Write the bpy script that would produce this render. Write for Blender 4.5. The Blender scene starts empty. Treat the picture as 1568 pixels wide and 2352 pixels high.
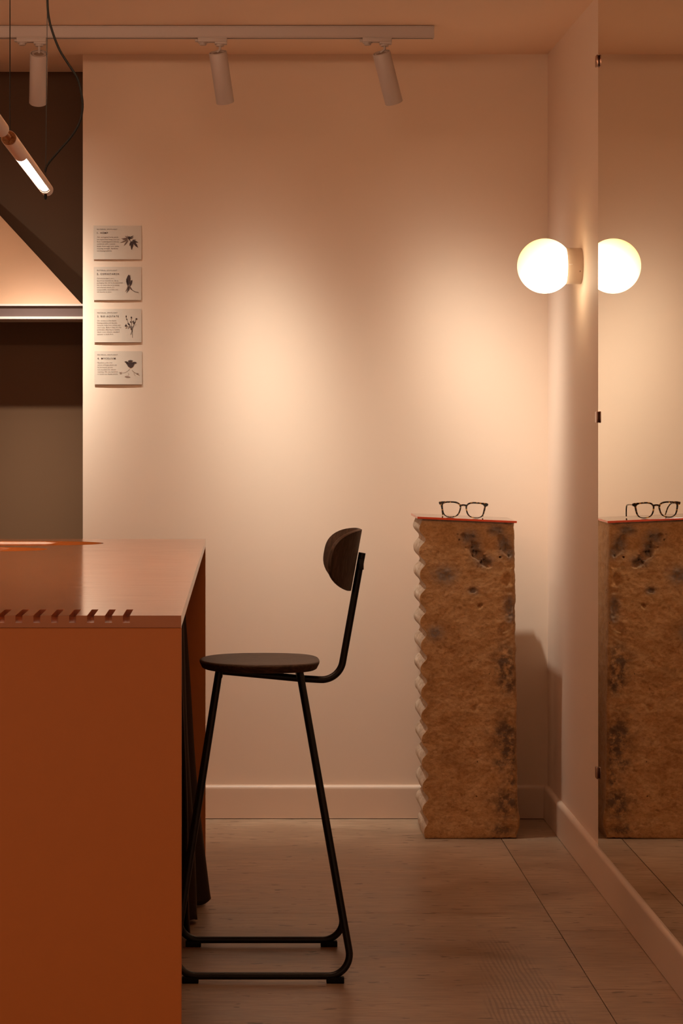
import bpy, bmesh, math, random
from mathutils import Vector, Matrix, noise

random.seed(7)
scene = bpy.context.scene
col = scene.collection

# ---------------------------------------------------------------- camera, world, exposure
F, VX, VY, H = 5400.0, 548.0, 960.0, 1.335
cam_d = bpy.data.cameras.new('camera')
cam_d.sensor_fit = 'VERTICAL'
cam_d.sensor_height = 36.0
cam_d.lens = F / 2352 * 36.0
cam_d.shift_x = (784 - VX) / 2352
cam_d.shift_y = -(1176 - VY) / 2352
cam = bpy.data.objects.new('camera', cam_d)
cam.location = (0, 0, H)
cam.rotation_euler = (math.pi / 2, 0, 0)
col.objects.link(cam)
scene.camera = cam

world = bpy.data.worlds.new('world')
scene.world = world
world.use_nodes = True
world.node_tree.nodes['Background'].inputs[0].default_value = (1.0, 0.655, 0.425, 1)
world.node_tree.nodes['Background'].inputs[1].default_value = 0.50

scene.view_settings.view_transform = 'Standard'
scene.view_settings.look = 'None'
scene.view_settings.gamma = 1.0
scene.view_settings.use_curve_mapping = False
scene.view_settings.exposure = 0.10
scene.cycles.caustics_reflective = False
scene.cycles.caustics_refractive = False

SPOT_W = 109.0
SPOT_COL = (1.0, 0.97, 0.86)


def W(px, py, Y):
    """Point of the room seen at photo pixel (px, py) and standing Y metres from the camera."""
    return Vector(((px - VX) * Y / F, Y, H - (py - VY) * Y / F))


# ---------------------------------------------------------------- helpers
def link(o, parent=None):
    col.objects.link(o)
    if parent is not None:
        o.parent = parent
    return o


def tag(o, label=None, cat=None, group=None, kind=None):
    if label: o['label'] = label
    if cat: o['category'] = cat
    if group: o['group'] = group
    if kind: o['kind'] = kind
    return o


def empty(name, loc=(0, 0, 0), rot=(0, 0, 0)):
    o = bpy.data.objects.new(name, None)
    o.location = loc
    o.rotation_euler = rot
    o.empty_display_size = 0.05
    return link(o)


def from_bm(name, bm, mat, parent=None, smooth=False, angle=None):
    me = bpy.data.meshes.new(name)
    bmesh.ops.recalc_face_normals(bm, faces=bm.faces[:])
    bm.to_mesh(me)
    bm.free()
    if mat: me.materials.append(mat)
    if smooth:
        for p in me.polygons: p.use_smooth = True
        if angle is not None:
            me.set_sharp_from_angle(angle=math.radians(angle))
    o = bpy.data.objects.new(name, me)
    return link(o, parent)


def add_box(bm, x0, x1, y0, y1, z0, z1, bevel=0.0, seg=2):
    r = bmesh.ops.create_cube(bm, size=1.0)
    vs = r['verts']
    for v in vs:
        v.co = Vector((x0 + (v.co.x + .5) * (x1 - x0), y0 + (v.co.y + .5) * (y1 - y0), z0 + (v.co.z + .5) * (z1 - z0)))
    if bevel > 0:
        es = list({e for v in vs for e in v.link_edges})
        bmesh.ops.bevel(bm, geom=es, offset=bevel, segments=seg, profile=0.5, affect='EDGES')


def box(name, x0, x1, y0, y1, z0, z1, mat, parent=None, bevel=0.0, seg=2):
    bm = bmesh.new()
    add_box(bm, x0, x1, y0, y1, z0, z1, bevel, seg)
    return from_bm(name, bm, mat, parent, smooth=bevel > 0, angle=35 if bevel > 0 else None)


def fillet(pts, radii, n=10):
    """Polyline with rounded corners."""
    pts = [Vector(p) for p in pts]
    out = [pts[0]]
    for i in range(1, len(pts) - 1):
        a, b, c = pts[i - 1], pts[i], pts[i + 1]
        r = radii[i - 1]
        if r <= 0:
            out.append(b); continue
        u = (a - b).normalized(); v = (c - b).normalized()
        ang = u.angle(v)
        d = r / math.tan(ang / 2)
        p0 = b + u * d; p1 = b + v * d
        cen = b + (u + v).normalized() * (r / math.sin(ang / 2))
        e0 = (p0 - cen); e1 = (p1 - cen)
        tot = e0.angle(e1); ax = e0.cross(e1).normalized()
        for k in range(n + 1):
            out.append(cen + Matrix.Rotation(tot * k / n, 3, ax) @ e0)
    out.append(pts[-1])
    return out


def add_tube(bm, pts, r, seg=16, caps=True):
    pts = [Vector(p) for p in pts]
    t0 = (pts[1] - pts[0]).normalized()
    up = Vector((0, 1, 0)) if abs(t0.y) < .9 else Vector((1, 0, 0))
    n = t0.cross(up).normalized()
    rings = []
    for i, p in enumerate(pts):
        if i == 0: t = t0
        elif i == len(pts) - 1: t = (pts[i] - pts[i - 1]).normalized()
        else: t = ((pts[i] - pts[i - 1]).normalized() + (pts[i + 1] - pts[i]).normalized()).normalized()
        n = (n - t * n.dot(t)).normalized()
        b = t.cross(n)
        rr = r[i] if isinstance(r, (list, tuple)) else r
        rings.append([bm.verts.new(p + (n * math.cos(2 * math.pi * k / seg) + b * math.sin(2 * math.pi * k / seg)) * rr) for k in range(seg)])
    for A, B in zip(rings, rings[1:]):
        for k in range(seg):
            bm.faces.new((A[k], A[(k + 1) % seg], B[(k + 1) % seg], B[k]))
    if caps:
        bm.faces.new(rings[0][::-1]); bm.faces.new(rings[-1])


def tube(name, pts, r, mat, parent=None, seg=16):
    bm = bmesh.new()
    add_tube(bm, pts, r, seg)
    return from_bm(name, bm, mat, parent, smooth=True, angle=50)


def lathe(name, prof, mat, parent=None, seg=32, axis_from=None, axis_dir=(0, 0, 1), smooth=True, angle=40):
    """prof: list of (distance along axis, radius)."""
    bm = bmesh.new()
    q = Vector((0, 0, 1)).rotation_difference(Vector(axis_dir).normalized())
    o = Vector(axis_from or (0, 0, 0))
    rings = []
    for h, r in prof:
        if r <= 1e-6:
            rings.append([bm.verts.new(o + q @ Vector((0, 0, h)))])
        else:
            rings.append([bm.verts.new(o + q @ Vector((r * math.cos(2 * math.pi * k / seg), r * math.sin(2 * math.pi * k / seg), h))) for k in range(seg)])
    for A, B in zip(rings, rings[1:]):
        if len(A) == 1 and len(B) == 1: continue
        for k in range(seg):
            k2 = (k + 1) % seg
            if len(A) == 1: bm.faces.new((A[0], B[k], B[k2]))
            elif len(B) == 1: bm.faces.new((A[k], A[k2], B[0]))
            else: bm.faces.new((A[k], A[k2], B[k2], B[k]))
    return from_bm(name, bm, mat, parent, smooth=smooth, angle=angle)


def prism(bm, poly, dirv):
    """Extrude a planar polygon (list of Vectors) by dirv."""
    a = [bm.verts.new(p) for p in poly]
    b = [bm.verts.new(Vector(p) + Vector(dirv)) for p in poly]
    n = len(a)
    bm.faces.new(a); bm.faces.new(b[::-1])
    for i in range(n):
        bm.faces.new((a[i], b[i], b[(i + 1) % n], a[(i + 1) % n]))


# ---------------------------------------------------------------- materials
class NT:
    def __init__(s, name):
        s.m = bpy.data.materials.new(name)
        s.m.use_nodes = True
        s.t = s.m.node_tree
        s.b = s.t.nodes['Principled BSDF']
        s.tc = None

    def n(s, typ, **kw):
        nd = s.t.nodes.new(typ)
        for k, v in kw.items(): setattr(nd, k, v)
        return nd

    def l(s, a, b): s.t.links.new(a, b)

    def coord(s, which='Object', scale=(1, 1, 1)):
        tc = s.n('ShaderNodeTexCoord')
        mp = s.n('ShaderNodeMapping')
        mp.inputs['Scale'].default_value = scale
        s.l(tc.outputs[which], mp.inputs['Vector'])
        return mp.outputs[0]

    def noise(s, vec, scale, detail=4, rough=.55, dist=0.0):
        nd = s.n('ShaderNodeTexNoise')
        nd.inputs['Scale'].default_value = scale
        nd.inputs['Detail'].default_value = detail
        nd.inputs['Roughness'].default_value = rough
        nd.inputs['Distortion'].default_value = dist
        s.l(vec, nd.inputs['Vector'])
        return nd.outputs['Fac']

    def ramp(s, fac, stops):
        nd = s.n('ShaderNodeValToRGB')
        cr = nd.color_ramp
        while len(cr.elements) < len(stops): cr.elements.new(.5)
        for e, (p, c) in zip(cr.elements, stops):
            e.position = p; e.color = (*c, 1) if len(c) == 3 else c
        s.l(fac, nd.inputs[0])
        return nd.outputs[0]

    def mix(s, fac, a, b, blend='MIX'):
        nd = s.n('ShaderNodeMix', data_type='RGBA', blend_type=blend)
        for sock, v in ((nd.inputs[0], fac), (nd.inputs[6], a), (nd.inputs[7], b)):
            if isinstance(v, (int, float)): sock.default_value = v
            elif isinstance(v, tuple): sock.default_value = (*v, 1) if len(v) == 3 else v
            else: s.l(v, sock)
        return nd.outputs[2]

    def math(s, op, a, b=0.0):
        nd = s.n('ShaderNodeMath', operation=op)
        for sock, v in ((nd.inputs[0], a), (nd.inputs[1], b)):
            if isinstance(v, (int, float)): sock.default_value = v
            else: s.l(v, sock)
        return nd.outputs[0]

    def bump(s, h, strength=.3, dist=.002, normal=None):
        nd = s.n('ShaderNodeBump')
        nd.inputs['Strength'].default_value = strength
        nd.inputs['Distance'].default_value = dist
        s.l(h, nd.inputs['Height'])
        if normal is not None: s.l(normal, nd.inputs['Normal'])
        s.l(nd.outputs[0], s.b.inputs['Normal'])
        return nd.outputs[0]

    def set(s, color=None, rough=None, metal=None, spec=None, **kw):
        if color is not None:
            if isinstance(color, tuple): s.b.inputs['Base Color'].default_value = (*color, 1)
            else: s.l(color, s.b.inputs['Base Color'])
        if rough is not None:
            if isinstance(rough, (int, float)): s.b.inputs['Roughness'].default_value = rough
            else: s.l(rough, s.b.inputs['Roughness'])
        if metal is not None: s.b.inputs['Metallic'].default_value = metal
        if spec is not None: s.b.inputs['Specular IOR Level'].default_value = spec
        for k, v in kw.items(): s.b.inputs[k].default_value = v
        return s.m


def simple(name, color, rough=.5, metal=0.0, var=.06, scale=40, bump=0.0, spec=None, **kw):
    t = NT(name)
    v = t.coord()
    f = t.noise(v, scale)
    c = t.mix(f, tuple(x * (1 - var) for x in color), tuple(min(1, x * (1 + var)) for x in color))
    if bump: t.bump(f, bump, .001)
    return t.set(c, rough, metal, spec, **kw)


def mat_plaster(name, color, var=.035):
    t = NT(name)
    v = t.coord()
    big = t.noise(v, 1.7, 2)
    c = t.mix(big, tuple(x * (1 - var) for x in color), tuple(min(1, x * (1 + var)) for x in color))
    t.bump(t.noise(v, 26, 3, .62), .09, .0022)
    return t.set(c, .62, spec=.25)


M = {}
M['wall'] = mat_plaster('painted_plaster', (.78, .60, .465))
M['ceiling'] = mat_plaster('ceiling_paint', (.90, .65, .48))
M['wall_right'] = mat_plaster('painted_plaster_right', (.76, .58, .46))
M['alcove'] = mat_plaster('alcove_brown', (.100, .047, .020), .1)
M['trim'] = simple('trim_paint', (.74, .55, .42), .42, var=.02, scale=8)
M['white'] = simple('white_powder_coat', (.53, .435, .395), .45, var=.02, scale=200)
M['white_dark'] = simple('grey_plastic', (.30, .22, .17), .5)
M['black_metal'] = simple('black_powder_coat', (.010, .0075, .0065), .38, var=.2, scale=300, bump=.05, spec=.35)
M['rubber'] = simple('black_rubber', (.006, .005, .004), .6, spec=.15)
M['orange_panel'] = simple('orange_laminate', (.66, .205, .036), .42, var=.03, scale=30)
M['shelf_metal'] = simple('shelf_metal', (.70, .58, .52), .38, metal=.1, var=.04)
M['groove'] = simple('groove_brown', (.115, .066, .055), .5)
M['tri_board'] = simple('orange_board', (.56, .285, .145), .55, var=.05, scale=12)
M['acrylic'] = simple('red_acrylic', (.80, .085, .022), .12, var=.02)
M['acrylic_face'] = NT('clear_red_acrylic').set((1.0, .80, .70), .03, **{'Transmission Weight': 1.0, 'IOR': 1.49})
M['ink'] = simple('brown_ink', (.045, .020, .016), .7)
M['ink_light'] = simple('pale_ink', (.30, .20, .15), .7)
M['card'] = simple('card_paper', (.60, .49, .395), .65, var=.02, scale=60)
M['clip'] = simple('bronze_clip', (.14, .045, .022), .25, metal=.5)
M['clip_face'] = simple('bronze_clip_face', (.40, .22, .16), .2, metal=.7)


def mat_counter():
    t = NT('polished_orange_surface')
    v = t.coord('Object', (1.2, 5, 5))
    a = t.noise(v, 2.2, 6, .62, .6)
    streak = t.noise(t.coord('Object', (3, 28, 28)), 2.0, 5, .6, .4)
    c = t.ramp(a, [(.25, (.46, .150, .034)), (.55, (.52, .175, .042)), (.8, (.57, .205, .055))])
    c = t.mix(t.math('MULTIPLY', streak, .35), c, (.48, .13, .025))
    r = t.ramp(streak, [(.3, (.09, .09, .09)), (.7, (.15, .15, .15))])
    t.bump(t.noise(t.coord('Object', (2, 14, 14)), 3, 3), .02, .001)
    return t.set(c, r, spec=.5)


M['counter'] = mat_counter()


def mat_floor():
    t = NT('waxed_plywood_floor')
    tc = t.n('ShaderNodeTexCoord')
    info = t.n('ShaderNodeObjectInfo')
    geo = t.n('ShaderNodeNewGeometry')
    pos = geo.outputs['Position']
    off = t.n('ShaderNodeVectorMath', operation='ADD')
    t.l(pos, off.inputs[0])
    t.l(info.outputs['Random'], off.inputs[1])

    def mp(scale, src=off.outputs[0]):
        m = t.n('ShaderNodeMapping'); m.inputs['Scale'].default_value = scale
        t.l(src, m.inputs['Vector']); return m.outputs[0]
    big = t.noise(mp((1.6, 2.6, 1)), 1.6, 5, .6, .5)
    grain = t.noise(mp((3, 26, 1)), 4, 5, .6, .3)
    blot = t.noise(mp((2, 5, 1)), 3.2, 6, .65, .8)
    c = t.ramp(big, [(.28, (.31, .20, .122)), (.5, (.45, .305, .20)), (.72, (.58, .415, .28))])
    c = t.mix(t.ramp(grain, [(.38, (0, 0, 0)), (.70, (.62, .62, .62))]), c, (.23, .145, .09))
    c = t.mix(t.ramp(blot, [(.62, (0, 0, 0)), (.70, (.35, .35, .35))]), c, (.50, .385, .29))
    # short dark nicks
    nick = t.ramp(t.noise(mp((16, 46, 1)), 1.0, 2, .5), [(.665, (0, 0, 0)), (.70, (1, 1, 1))])
    c = t.mix(t.math('MULTIPLY', nick, .75), c, (.10, .055, .03))
    # fine scratches
    scr = t.ramp(t.noise(mp((5, 160, 1)), 1.0, 2, .5), [(.67, (0, 0, 0)), (.70, (1, 1, 1))])
    c = t.mix(t.math('MULTIPLY', scr, .35), c, (.14, .085, .05))
    # curved comb marks of old adhesive, in patches on the open floor
    wv = t.n('ShaderNodeTexWave', wave_type='RINGS', rings_direction='Z')
    wv.inputs['Scale'].default_value = 28
    wv.inputs['Distortion'].default_value = 5.0
    wv.inputs['Detail'].default_value = 1.5
    m2 = t.n('ShaderNodeMapping'); m2.inputs['Location'].default_value = (-.22, -.80, 0)
    m2.inputs['Scale'].default_value = (1, .15, 1)
    t.l(pos, m2.inputs['Vector']); t.l(m2.outputs[0], wv.inputs['Vector'])
    sep = t.n('ShaderNodeSeparateXYZ'); t.l(pos, sep.inputs[0])
    xx = t.math('ABSOLUTE', t.math('SUBTRACT', sep.outputs[0], .655))
    mx = t.math('SUBTRACT', 1.0, t.math('DIVIDE', xx, .11))
    yy = t.math('ABSOLUTE', t.math('SUBTRACT', sep.outputs[1], 5.25))
    my = t.math('SUBTRACT', 1.0, t.math('DIVIDE', yy, .95))
    pm = t.math('MULTIPLY', t.math('MAXIMUM', mx, 0.0), t.math('MAXIMUM', my, 0.0))
    pn = t.noise(mp((5, 5, 1)), 2.4, 4, .6)
    patch = t.ramp(t.math('MULTIPLY', t.math('POWER', pm, .5), pn), [(.16, (0, 0, 0)), (.30, (1, 1, 1))])
    comb = t.math('MULTIPLY', t.ramp(wv.outputs[1], [(.45, (0, 0, 0)), (.7, (1, 1, 1))]), patch)
    c = t.mix(t.math('MULTIPLY', comb, .5), c, (.15, .09, .055))
    rg = t.ramp(big, [(.3, (.30, .30, .30)), (.7, (.46, .46, .46))])
    h = t.math('SUBTRACT', t.math('MULTIPLY', grain, .15), t.math('ADD', t.math('MULTIPLY', nick, .5), t.math('MULTIPLY', comb, .3)))
    t.bump(h, .18, .002)
    return t.set(c, rg, spec=.4)


M['floor'] = mat_floor()
M['floor_gap'] = simple('floor_underlay', (.035, .020, .012), .9)


def mat_wood_dark(name='dark_stained_wood', axis=(22, 3, 22)):
    t = NT(name)
    v = t.coord('Object', axis)
    g = t.noise(v, 5, 6, .65, 1.2)
    fine = t.noise(t.coord('Object', tuple(a * 4 for a in axis)), 6, 4, .6)
    c = t.ramp(g, [(.3, (.018, .009, .005)), (.5, (.055, .028, .015)), (.72, (.16, .09, .055))])
    c = t.mix(t.math('MULTIPLY', fine, .35), c, (.10, .055, .032))
    t.bump(t.math('ADD', g, t.math('MULTIPLY', fine, .6)), .6, .002)
    return t.set(c, .5, spec=.4)


M['seat_wood'] = mat_wood_dark('dark_stained_seat_wood', (4, 24, 24))
M['back_wood'] = mat_wood_dark('dark_stained_back_wood', (24, 24, 3))


def mat_mycelium():
    t = NT('mycelium_composite')
    v = t.coord('Object')
    at = t.n('ShaderNodeAttribute', attribute_name='tone')
    sep = t.n('ShaderNodeSeparateColor'); t.l(at.outputs['Color'], sep.inputs[0])
    skin, grey, dark = sep.outputs[0], sep.outputs[1], sep.outputs[2]
    n1 = t.noise(v, 11, 6, .68)
    n2 = t.noise(t.coord('Object', (1, 1, 1.7)), 105, 6, .72, .5)
    c = t.ramp(n1, [(.28, (.40, .20, .075)), (.48, (.56, .31, .13)), (.72, (.67, .41, .205))])
    fib = t.ramp(n2, [(.35, (.55, .55, .55)), (.55, (.0, .0, .0)), (.68, (.0, .0, .0))])
    c = t.mix(fib, c, (.26, .125, .05))
    pale = t.ramp(n2, [(.60, (0, 0, 0)), (.74, (.75, .75, .75))])
    c = t.mix(pale, c, (.66, .47, .30))
    blob = t.ramp(t.noise(v, 28, 5, .6), [(.60, (0, 0, 0)), (.70, (.6, .6, .6))])
    c = t.mix(blob, c, (.25, .10, .03))
    pit = t.ramp(t.noise(v, 75, 2, .5), [(.735, (0, 0, 0)), (.765, (1, 1, 1))])
    c = t.mix(t.math('MULTIPLY', pit, .85), c, (.06, .025, .01))
    n3 = t.noise(v, 60, 6, .7)
    gcol = t.ramp(n3, [(.35, (.16, .115, .085)), (.55, (.25, .19, .15)), (.7, (.42, .33, .26))])
    gm = t.math('MULTIPLY', grey, t.ramp(n3, [(.3, (.4, .4, .4)), (.55, (1, 1, 1))]))
    c = t.mix(gm, c, gcol)
    dm = t.math('MULTIPLY', dark, t.ramp(t.noise(v, 38, 6, .7), [(.38, (0, 0, 0)), (.56, (1, 1, 1))]))
    c = t.mix(dm, c, (.155, .088, .05))
    sk = t.ramp(t.noise(t.coord('Object', (1, .3, 1)), 50, 5, .65), [(.3, (.40, .27, .18)), (.6, (.60, .46, .345)), (.8, (.66, .53, .41))])
    spk = t.ramp(t.noise(v, 110, 2, .5), [(.68, (0, 0, 0)), (.72, (.8, .8, .8))])
    sk = t.mix(spk, sk, (.16, .10, .06))
    c = t.mix(skin, c, sk)
    h = t.math('ADD', t.math('MULTIPLY', n2, .6), t.math('MULTIPLY', pit, -.6))
    t.bump(h, .40, .0028)
    return t.set(c, .85, spec=.2)


M['mycelium'] = mat_mycelium()


def mat_tortoise():
    t = NT('tortoiseshell_acetate')
    v = t.coord('Object')
    n = t.noise(v, 105, 3, .5, .6)
    c = t.ramp(n, [(.50, (.012, .007, .004)), (.57, (.12, .03, .006)), (.64, (.75, .36, .05)), (.75, (.85, .55, .15))])
    return t.set(c, .12, spec=.6)


M['tortoise'] = mat_tortoise()


def mat_glass():
    t = NT('clear_lens')
    t.set((1, 1, 1), 0.0)
    t.b.inputs['Transmission Weight'].default_value = 1
    t.b.inputs['IOR'].default_value = 1.06
    return t.m


M['lens'] = mat_glass()


def mat_mirror():
    t = NT('mirror_silver')
    v = t.coord()
    c = t.mix(t.noise(v, 3), (.76, .70, .585), (.78, .72, .60))
    return t.set(c, 0.008, 1.0)


M['mirror'] = mat_mirror()
M['mirror_edge'] = simple('mirror_edge_glass', (.35, .26, .18), .15)


def mat_cloth():
    t = NT('dark_brown_cloth')
    v = t.coord()
    f = t.noise(v, 300, 3)
    c = t.mix(f, (.020, .011, .007), (.040, .022, .014))
    t.bump(f, .3, .001)
    t.set(c, .9, spec=.15)
    t.b.inputs['Sheen Weight'].default_value = .25
    t.b.inputs['Sheen Roughness'].default_value = .4
    t.b.inputs['Sheen Tint'].default_value = (.5, .3, .2, 1)
    return t.m


M['cloth'] = mat_cloth()


def mat_cork():
    t = NT('cork')
    v = t.coord()
    f = t.noise(v, 260, 4, .6)
    c = t.ramp(f, [(.35, (.20, .075, .02)), (.65, (.42, .19, .07))])
    return t.set(c, .8)


M['cork'] = mat_cork()


def mat_emit(name, color, strength):
    t = NT(name)
    v = t.coord()
    f = t.noise(v, 4, 2)
    c = t.mix(f, tuple(x * .97 for x in color), color)
    t.set((.8, .75, .7), .3)
    t.l(c, t.b.inputs['Emission Color'])
    t.b.inputs['Emission Strength'].default_value = strength
    return t.m


def mat_globe():
    """Opal glass globe lit from inside: brightest by the bulb, yellower near the fitting."""
    t = NT('lit_opal_glass')
    tc = t.n('ShaderNodeTexCoord')
    d = t.n('ShaderNodeVectorMath', operation='DISTANCE')
    t.l(tc.outputs['Object'], d.inputs[0])
    d.inputs[1].default_value = (-.055, -.04, -.045)
    c = t.ramp(d.outputs['Value'], [(.0, (1.0, .84, .58)), (.085, (1.0, .78, .48)), (.125, (1.0, .72, .40)), (.16, (1.0, .58, .22))])
    s = t.ramp(d.outputs['Value'], [(.03, (1, 1, 1)), (.085, (.55, .55, .55)), (.125, (.24, .24, .24)), (.16, (.15, .15, .15))])
    t.set((.85, .8, .7), .25)
    t.l(c, t.b.inputs['Emission Color'])
    t.l(t.math('MULTIPLY', s, 9.0), t.b.inputs['Emission Strength'])
    return t.m


M['globe'] = mat_globe()
M['led'] = mat_emit('led_diffuser', (1.0, .93, .84), 14.0)
M['bulb'] = mat_emit('spot_lens', (1.0, .8, .55), 3.0)

# ---------------------------------------------------------------- structure
XW = 1.030            # right wall
YB = 7.84             # back wall
YA = 8.24             # back of the alcove
XA = (190 - VX) / 689 # left end of the back wall
ZC = 2.548            # ceiling
XL = -2.60            # left side of the room
Y0 = -1.2             # open shop front behind the camera

tag(box('ceiling', XL - .1, XW + .1, Y0, YA + .1, ZC, ZC + .1, M['ceiling']), kind='structure')
tag(box('wall_back', XA, XW + .1, YB, YA + .1, 0, ZC, M['wall']), kind='structure')
tag(box('wall_right', XW, XW + .1, Y0, YB, 0, ZC, M['wall_right']), kind='structure')
tag(box('wall_alcove', XL - .1, XA, YA, YA + .1, 0, ZC, M['alcove']), kind='structure')
tag(box('wall_light_shield', -1.85, -1.75, 6.75, YA, 0, ZC, M['wall']), kind='structure')   # unseen wall, added to shield the alcove from light of the open side

floor = tag(box('floor', XL - .1, XW + .1, Y0, YA + .1, -.06, -.004, M['floor_gap']), kind='structure')
g = .0011
cols = [(XL, -.40, [Y0, 1.2, 3.64, 6.08, YA]), (-.40, .833, [Y0, 1.46, 3.90, 6.34, YA]),
        (.833, XW, [Y0, 1.2, 2.4, 3.66, 4.88, 5.49, 6.12, YB])]
for (xa, xb, ys) in cols:
    for ya, yb in zip(ys, ys[1:]):
        box('floor_board', xa + g, xb - g, ya + g, yb - g, -.004, 0, M['floor'], floor, bevel=.0006, seg=1)


def baseboard(name, path_prof, ext):
    bm = bmesh.new()
    prism(bm, path_prof, ext)
    return tag(from_bm(name, bm, M['trim'], smooth=True, angle=30), kind='structure')


BH = .112
prof = [(0, .002), (.016, .002), (.016, BH - .016)]
for k in range(7):
    a = math.pi / 2 * k / 6
    prof.append((.016 - .012 * (1 - math.cos(a)), BH - .012 + .012 * math.sin(a)))
prof += [(0, BH)]
baseboard('baseboard_back', [Vector((XA, YB - d, z)) for d, z in prof], (XW - XA, 0, 0))
baseboard('baseboard_right', [Vector((XW - d, Y0, z)) for d, z in prof], (0, YB - Y0 - .016, 0))

# ---------------------------------------------------------------- mirror
mir = empty('wall_mirror', (XW, 5.85, BH))
tag(mir, 'tall frameless mirror on the right wall reflecting globe lamp and plinth', 'mirror')
ML = 6.70


def rel(o, parent):
    """Keep world geometry when the parent is an Empty away from the origin (translation only)."""
    o.matrix_parent_inverse = Matrix.Translation(-Vector(parent.location))
    return o


rel(box('glass', XW - .006, XW - .0012, 4.9, ML, BH + .001, ZC - .02, M['mirror'], mir), mir)
for pz in (140, 958, 1775):
    z = H - (pz - VY) / 806
    cl = rel(box('clip', XW - .008, XW + .001, ML - .010, ML + .012, z - .0155, z + .0155, M['clip'], mir, bevel=.0015), mir)
    rel(box('clip_cap', XW - .0125, XW - .008, ML - .014, ML + .016, z - .0165, z + .0165, M['clip_face'], cl, bevel=.002), cl)

# ---------------------------------------------------------------- globe wall lamp
GY = F / 763
GX, GZ = (1251 - VX) / 763, H - (611 - VY) / 763
GR = .0827


def wall_lamp(x_wall, y, z, side, label):
    root = empty('globe_wall_lamp', (x_wall, y, z))
    tag(root, label, 'lamp')
    d = -side
    lathe('base', [(0, 0), (0, .0535), (.003, .0545), (.047, .0545), (.050, .052), (.050, 0)], M['lamp_base'], root, 48, axis_dir=(d, 0, 0))
    lathe('collar', [(.048, .046), (.056, .046), (.056, 0)], M['white'], root, 40, axis_dir=(d, 0, 0))
    pr = []
    a0 = math.asin(.050 / GR)
    for k in range(41):
        a = a0 + (math.pi - a0) * k / 40
        pr.append((-GR * math.cos(a), GR * math.sin(a) if k < 40 else 0))
    gl = lathe('globe', pr, M['globe'], root, 64, angle=80)
    gl.location = (d * .109, 0, 0)
    gl.rotation_euler = Vector((0, 0, 1)).rotation_difference(Vector((d, 0, 0))).to_euler()
    lathe('set_screw', [(0, 0), (0, .0025), (.0012, .0022), (.0012, 0)], M['white_dark'], root, 12,
          axis_from=(d * .010, -.0540 * math.cos(.36), -.0540 * math.sin(.36)), axis_dir=(0, -math.cos(.36), -math.sin(.36)))
    return root


M['lamp_base'] = simple('lamp_base_enamel', (.58, .44, .33), .35, var=.03)
lamp = wall_lamp(XW, GY, GZ, 1, 'lit white globe wall lamp on beige base beside the mirror edge')
# maker's mark: a tiny pale script on the base
bm = bmesh.new()
pts = [Vector((-.043 + .010 * k / 12, -.0550, .0012 + .0011 * math.sin(k * 1.9) + .00005 * k)) for k in range(13)]
add_tube(bm, pts, .0006, 6)
from_bm('maker_mark', bm, simple('mark_white', (.95, .9, .85), .4), lamp)


# added fill light: a long glowing tube under the ceiling, unseen above the frame
cg = empty('ceiling_fill_light', (-.60, 5.25, ZC))
tag(cg, 'added unseen fill light, a long glowing tube close under the ceiling', 'lamp')
M['fill_tube'] = mat_emit('fill_tube_glow', (1.0, .66, .43), 25.0)
lathe('tube', [(-.90, 0), (-.90, .022), (-.897, .025), (.897, .025), (.90, .022), (.90, 0)], M['fill_tube'], cg, 24, axis_from=(0, 0, -.085), axis_dir=(1, 0, 0))
for x in (-.8, .8):
    tube('bracket', [(x, 0, -.062), (x, 0, 0)], .006, M['white'], cg, 12)

# ---------------------------------------------------------------- ceiling track and spotlights
YT = 7.262            # front face of the track
TX1 = (997 - VX) / 743.6
rail = empty('lighting_track', ((TX1 + XL) / 2, YT + .018, ZC))
tag(rail, 'long white ceiling track carrying the cylinder spotlights', 'lighting track')
bm = bmesh.new()
zt, zb = ZC - .0015, ZC - .0375
pf = [(0, zt), (.036, zt), (.036, zb), (.025, zb), (.025, zb + .022), (.011, zb + .022), (.011, zb), (0, zb), (0, zb + .003), (.0012, zb + .0042), (.0012, zt - .004), (0, zt - .003)]
prism(bm, [Vector((XL + .02, YT + a, z)) for a, z in pf], (TX1 - XL - .02 - .004, 0, 0))
rel(from_bm('rail', bm, M['white'], rail), rail)
rel(box('end_cap', TX1 - .004, TX1, YT - .0005, YT + .0365, zb - .0008, zt, M['white'], rail, bevel=.0006), rail)


def reflector(ld, sigma):
    """Bell-shaped beam of a reflector lamp: brightest on the axis, spilling softly to the sides."""
    ld.use_nodes = True
    nt = ld.node_tree
    em = nt.nodes['Emission']
    tc = nt.nodes.new('ShaderNodeTexCoord')
    sep = nt.nodes.new('ShaderNodeSeparateXYZ')
    nt.links.new(tc.outputs['Normal'], sep.inputs[0])

    def mt(op, a, b=None):
        n = nt.nodes.new('ShaderNodeMath'); n.operation = op
        for i, v in enumerate((a, b)):
            if v is None: continue
            if isinstance(v, (int, float)): n.inputs[i].default_value = v
            else: nt.links.new(v, n.inputs[i])
        return n.outputs[0]
    th = mt('ARCCOSINE', mt('MINIMUM', mt('ABSOLUTE', sep.outputs[2]), 1.0))
    q = mt('DIVIDE', th, math.radians(sigma))
    e = mt('POWER', 2.718281828, mt('MULTIPLY', mt('MULTIPLY', q, q), -1.0))
    e2 = mt('POWER', 2.718281828, mt('MULTIPLY', mt('POWER', mt('DIVIDE', th, math.radians(30)), 2.0), -1.0))
    nt.links.new(mt('ADD', e, mt('MULTIPLY', e2, .055)), em.inputs['Strength'])


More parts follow.
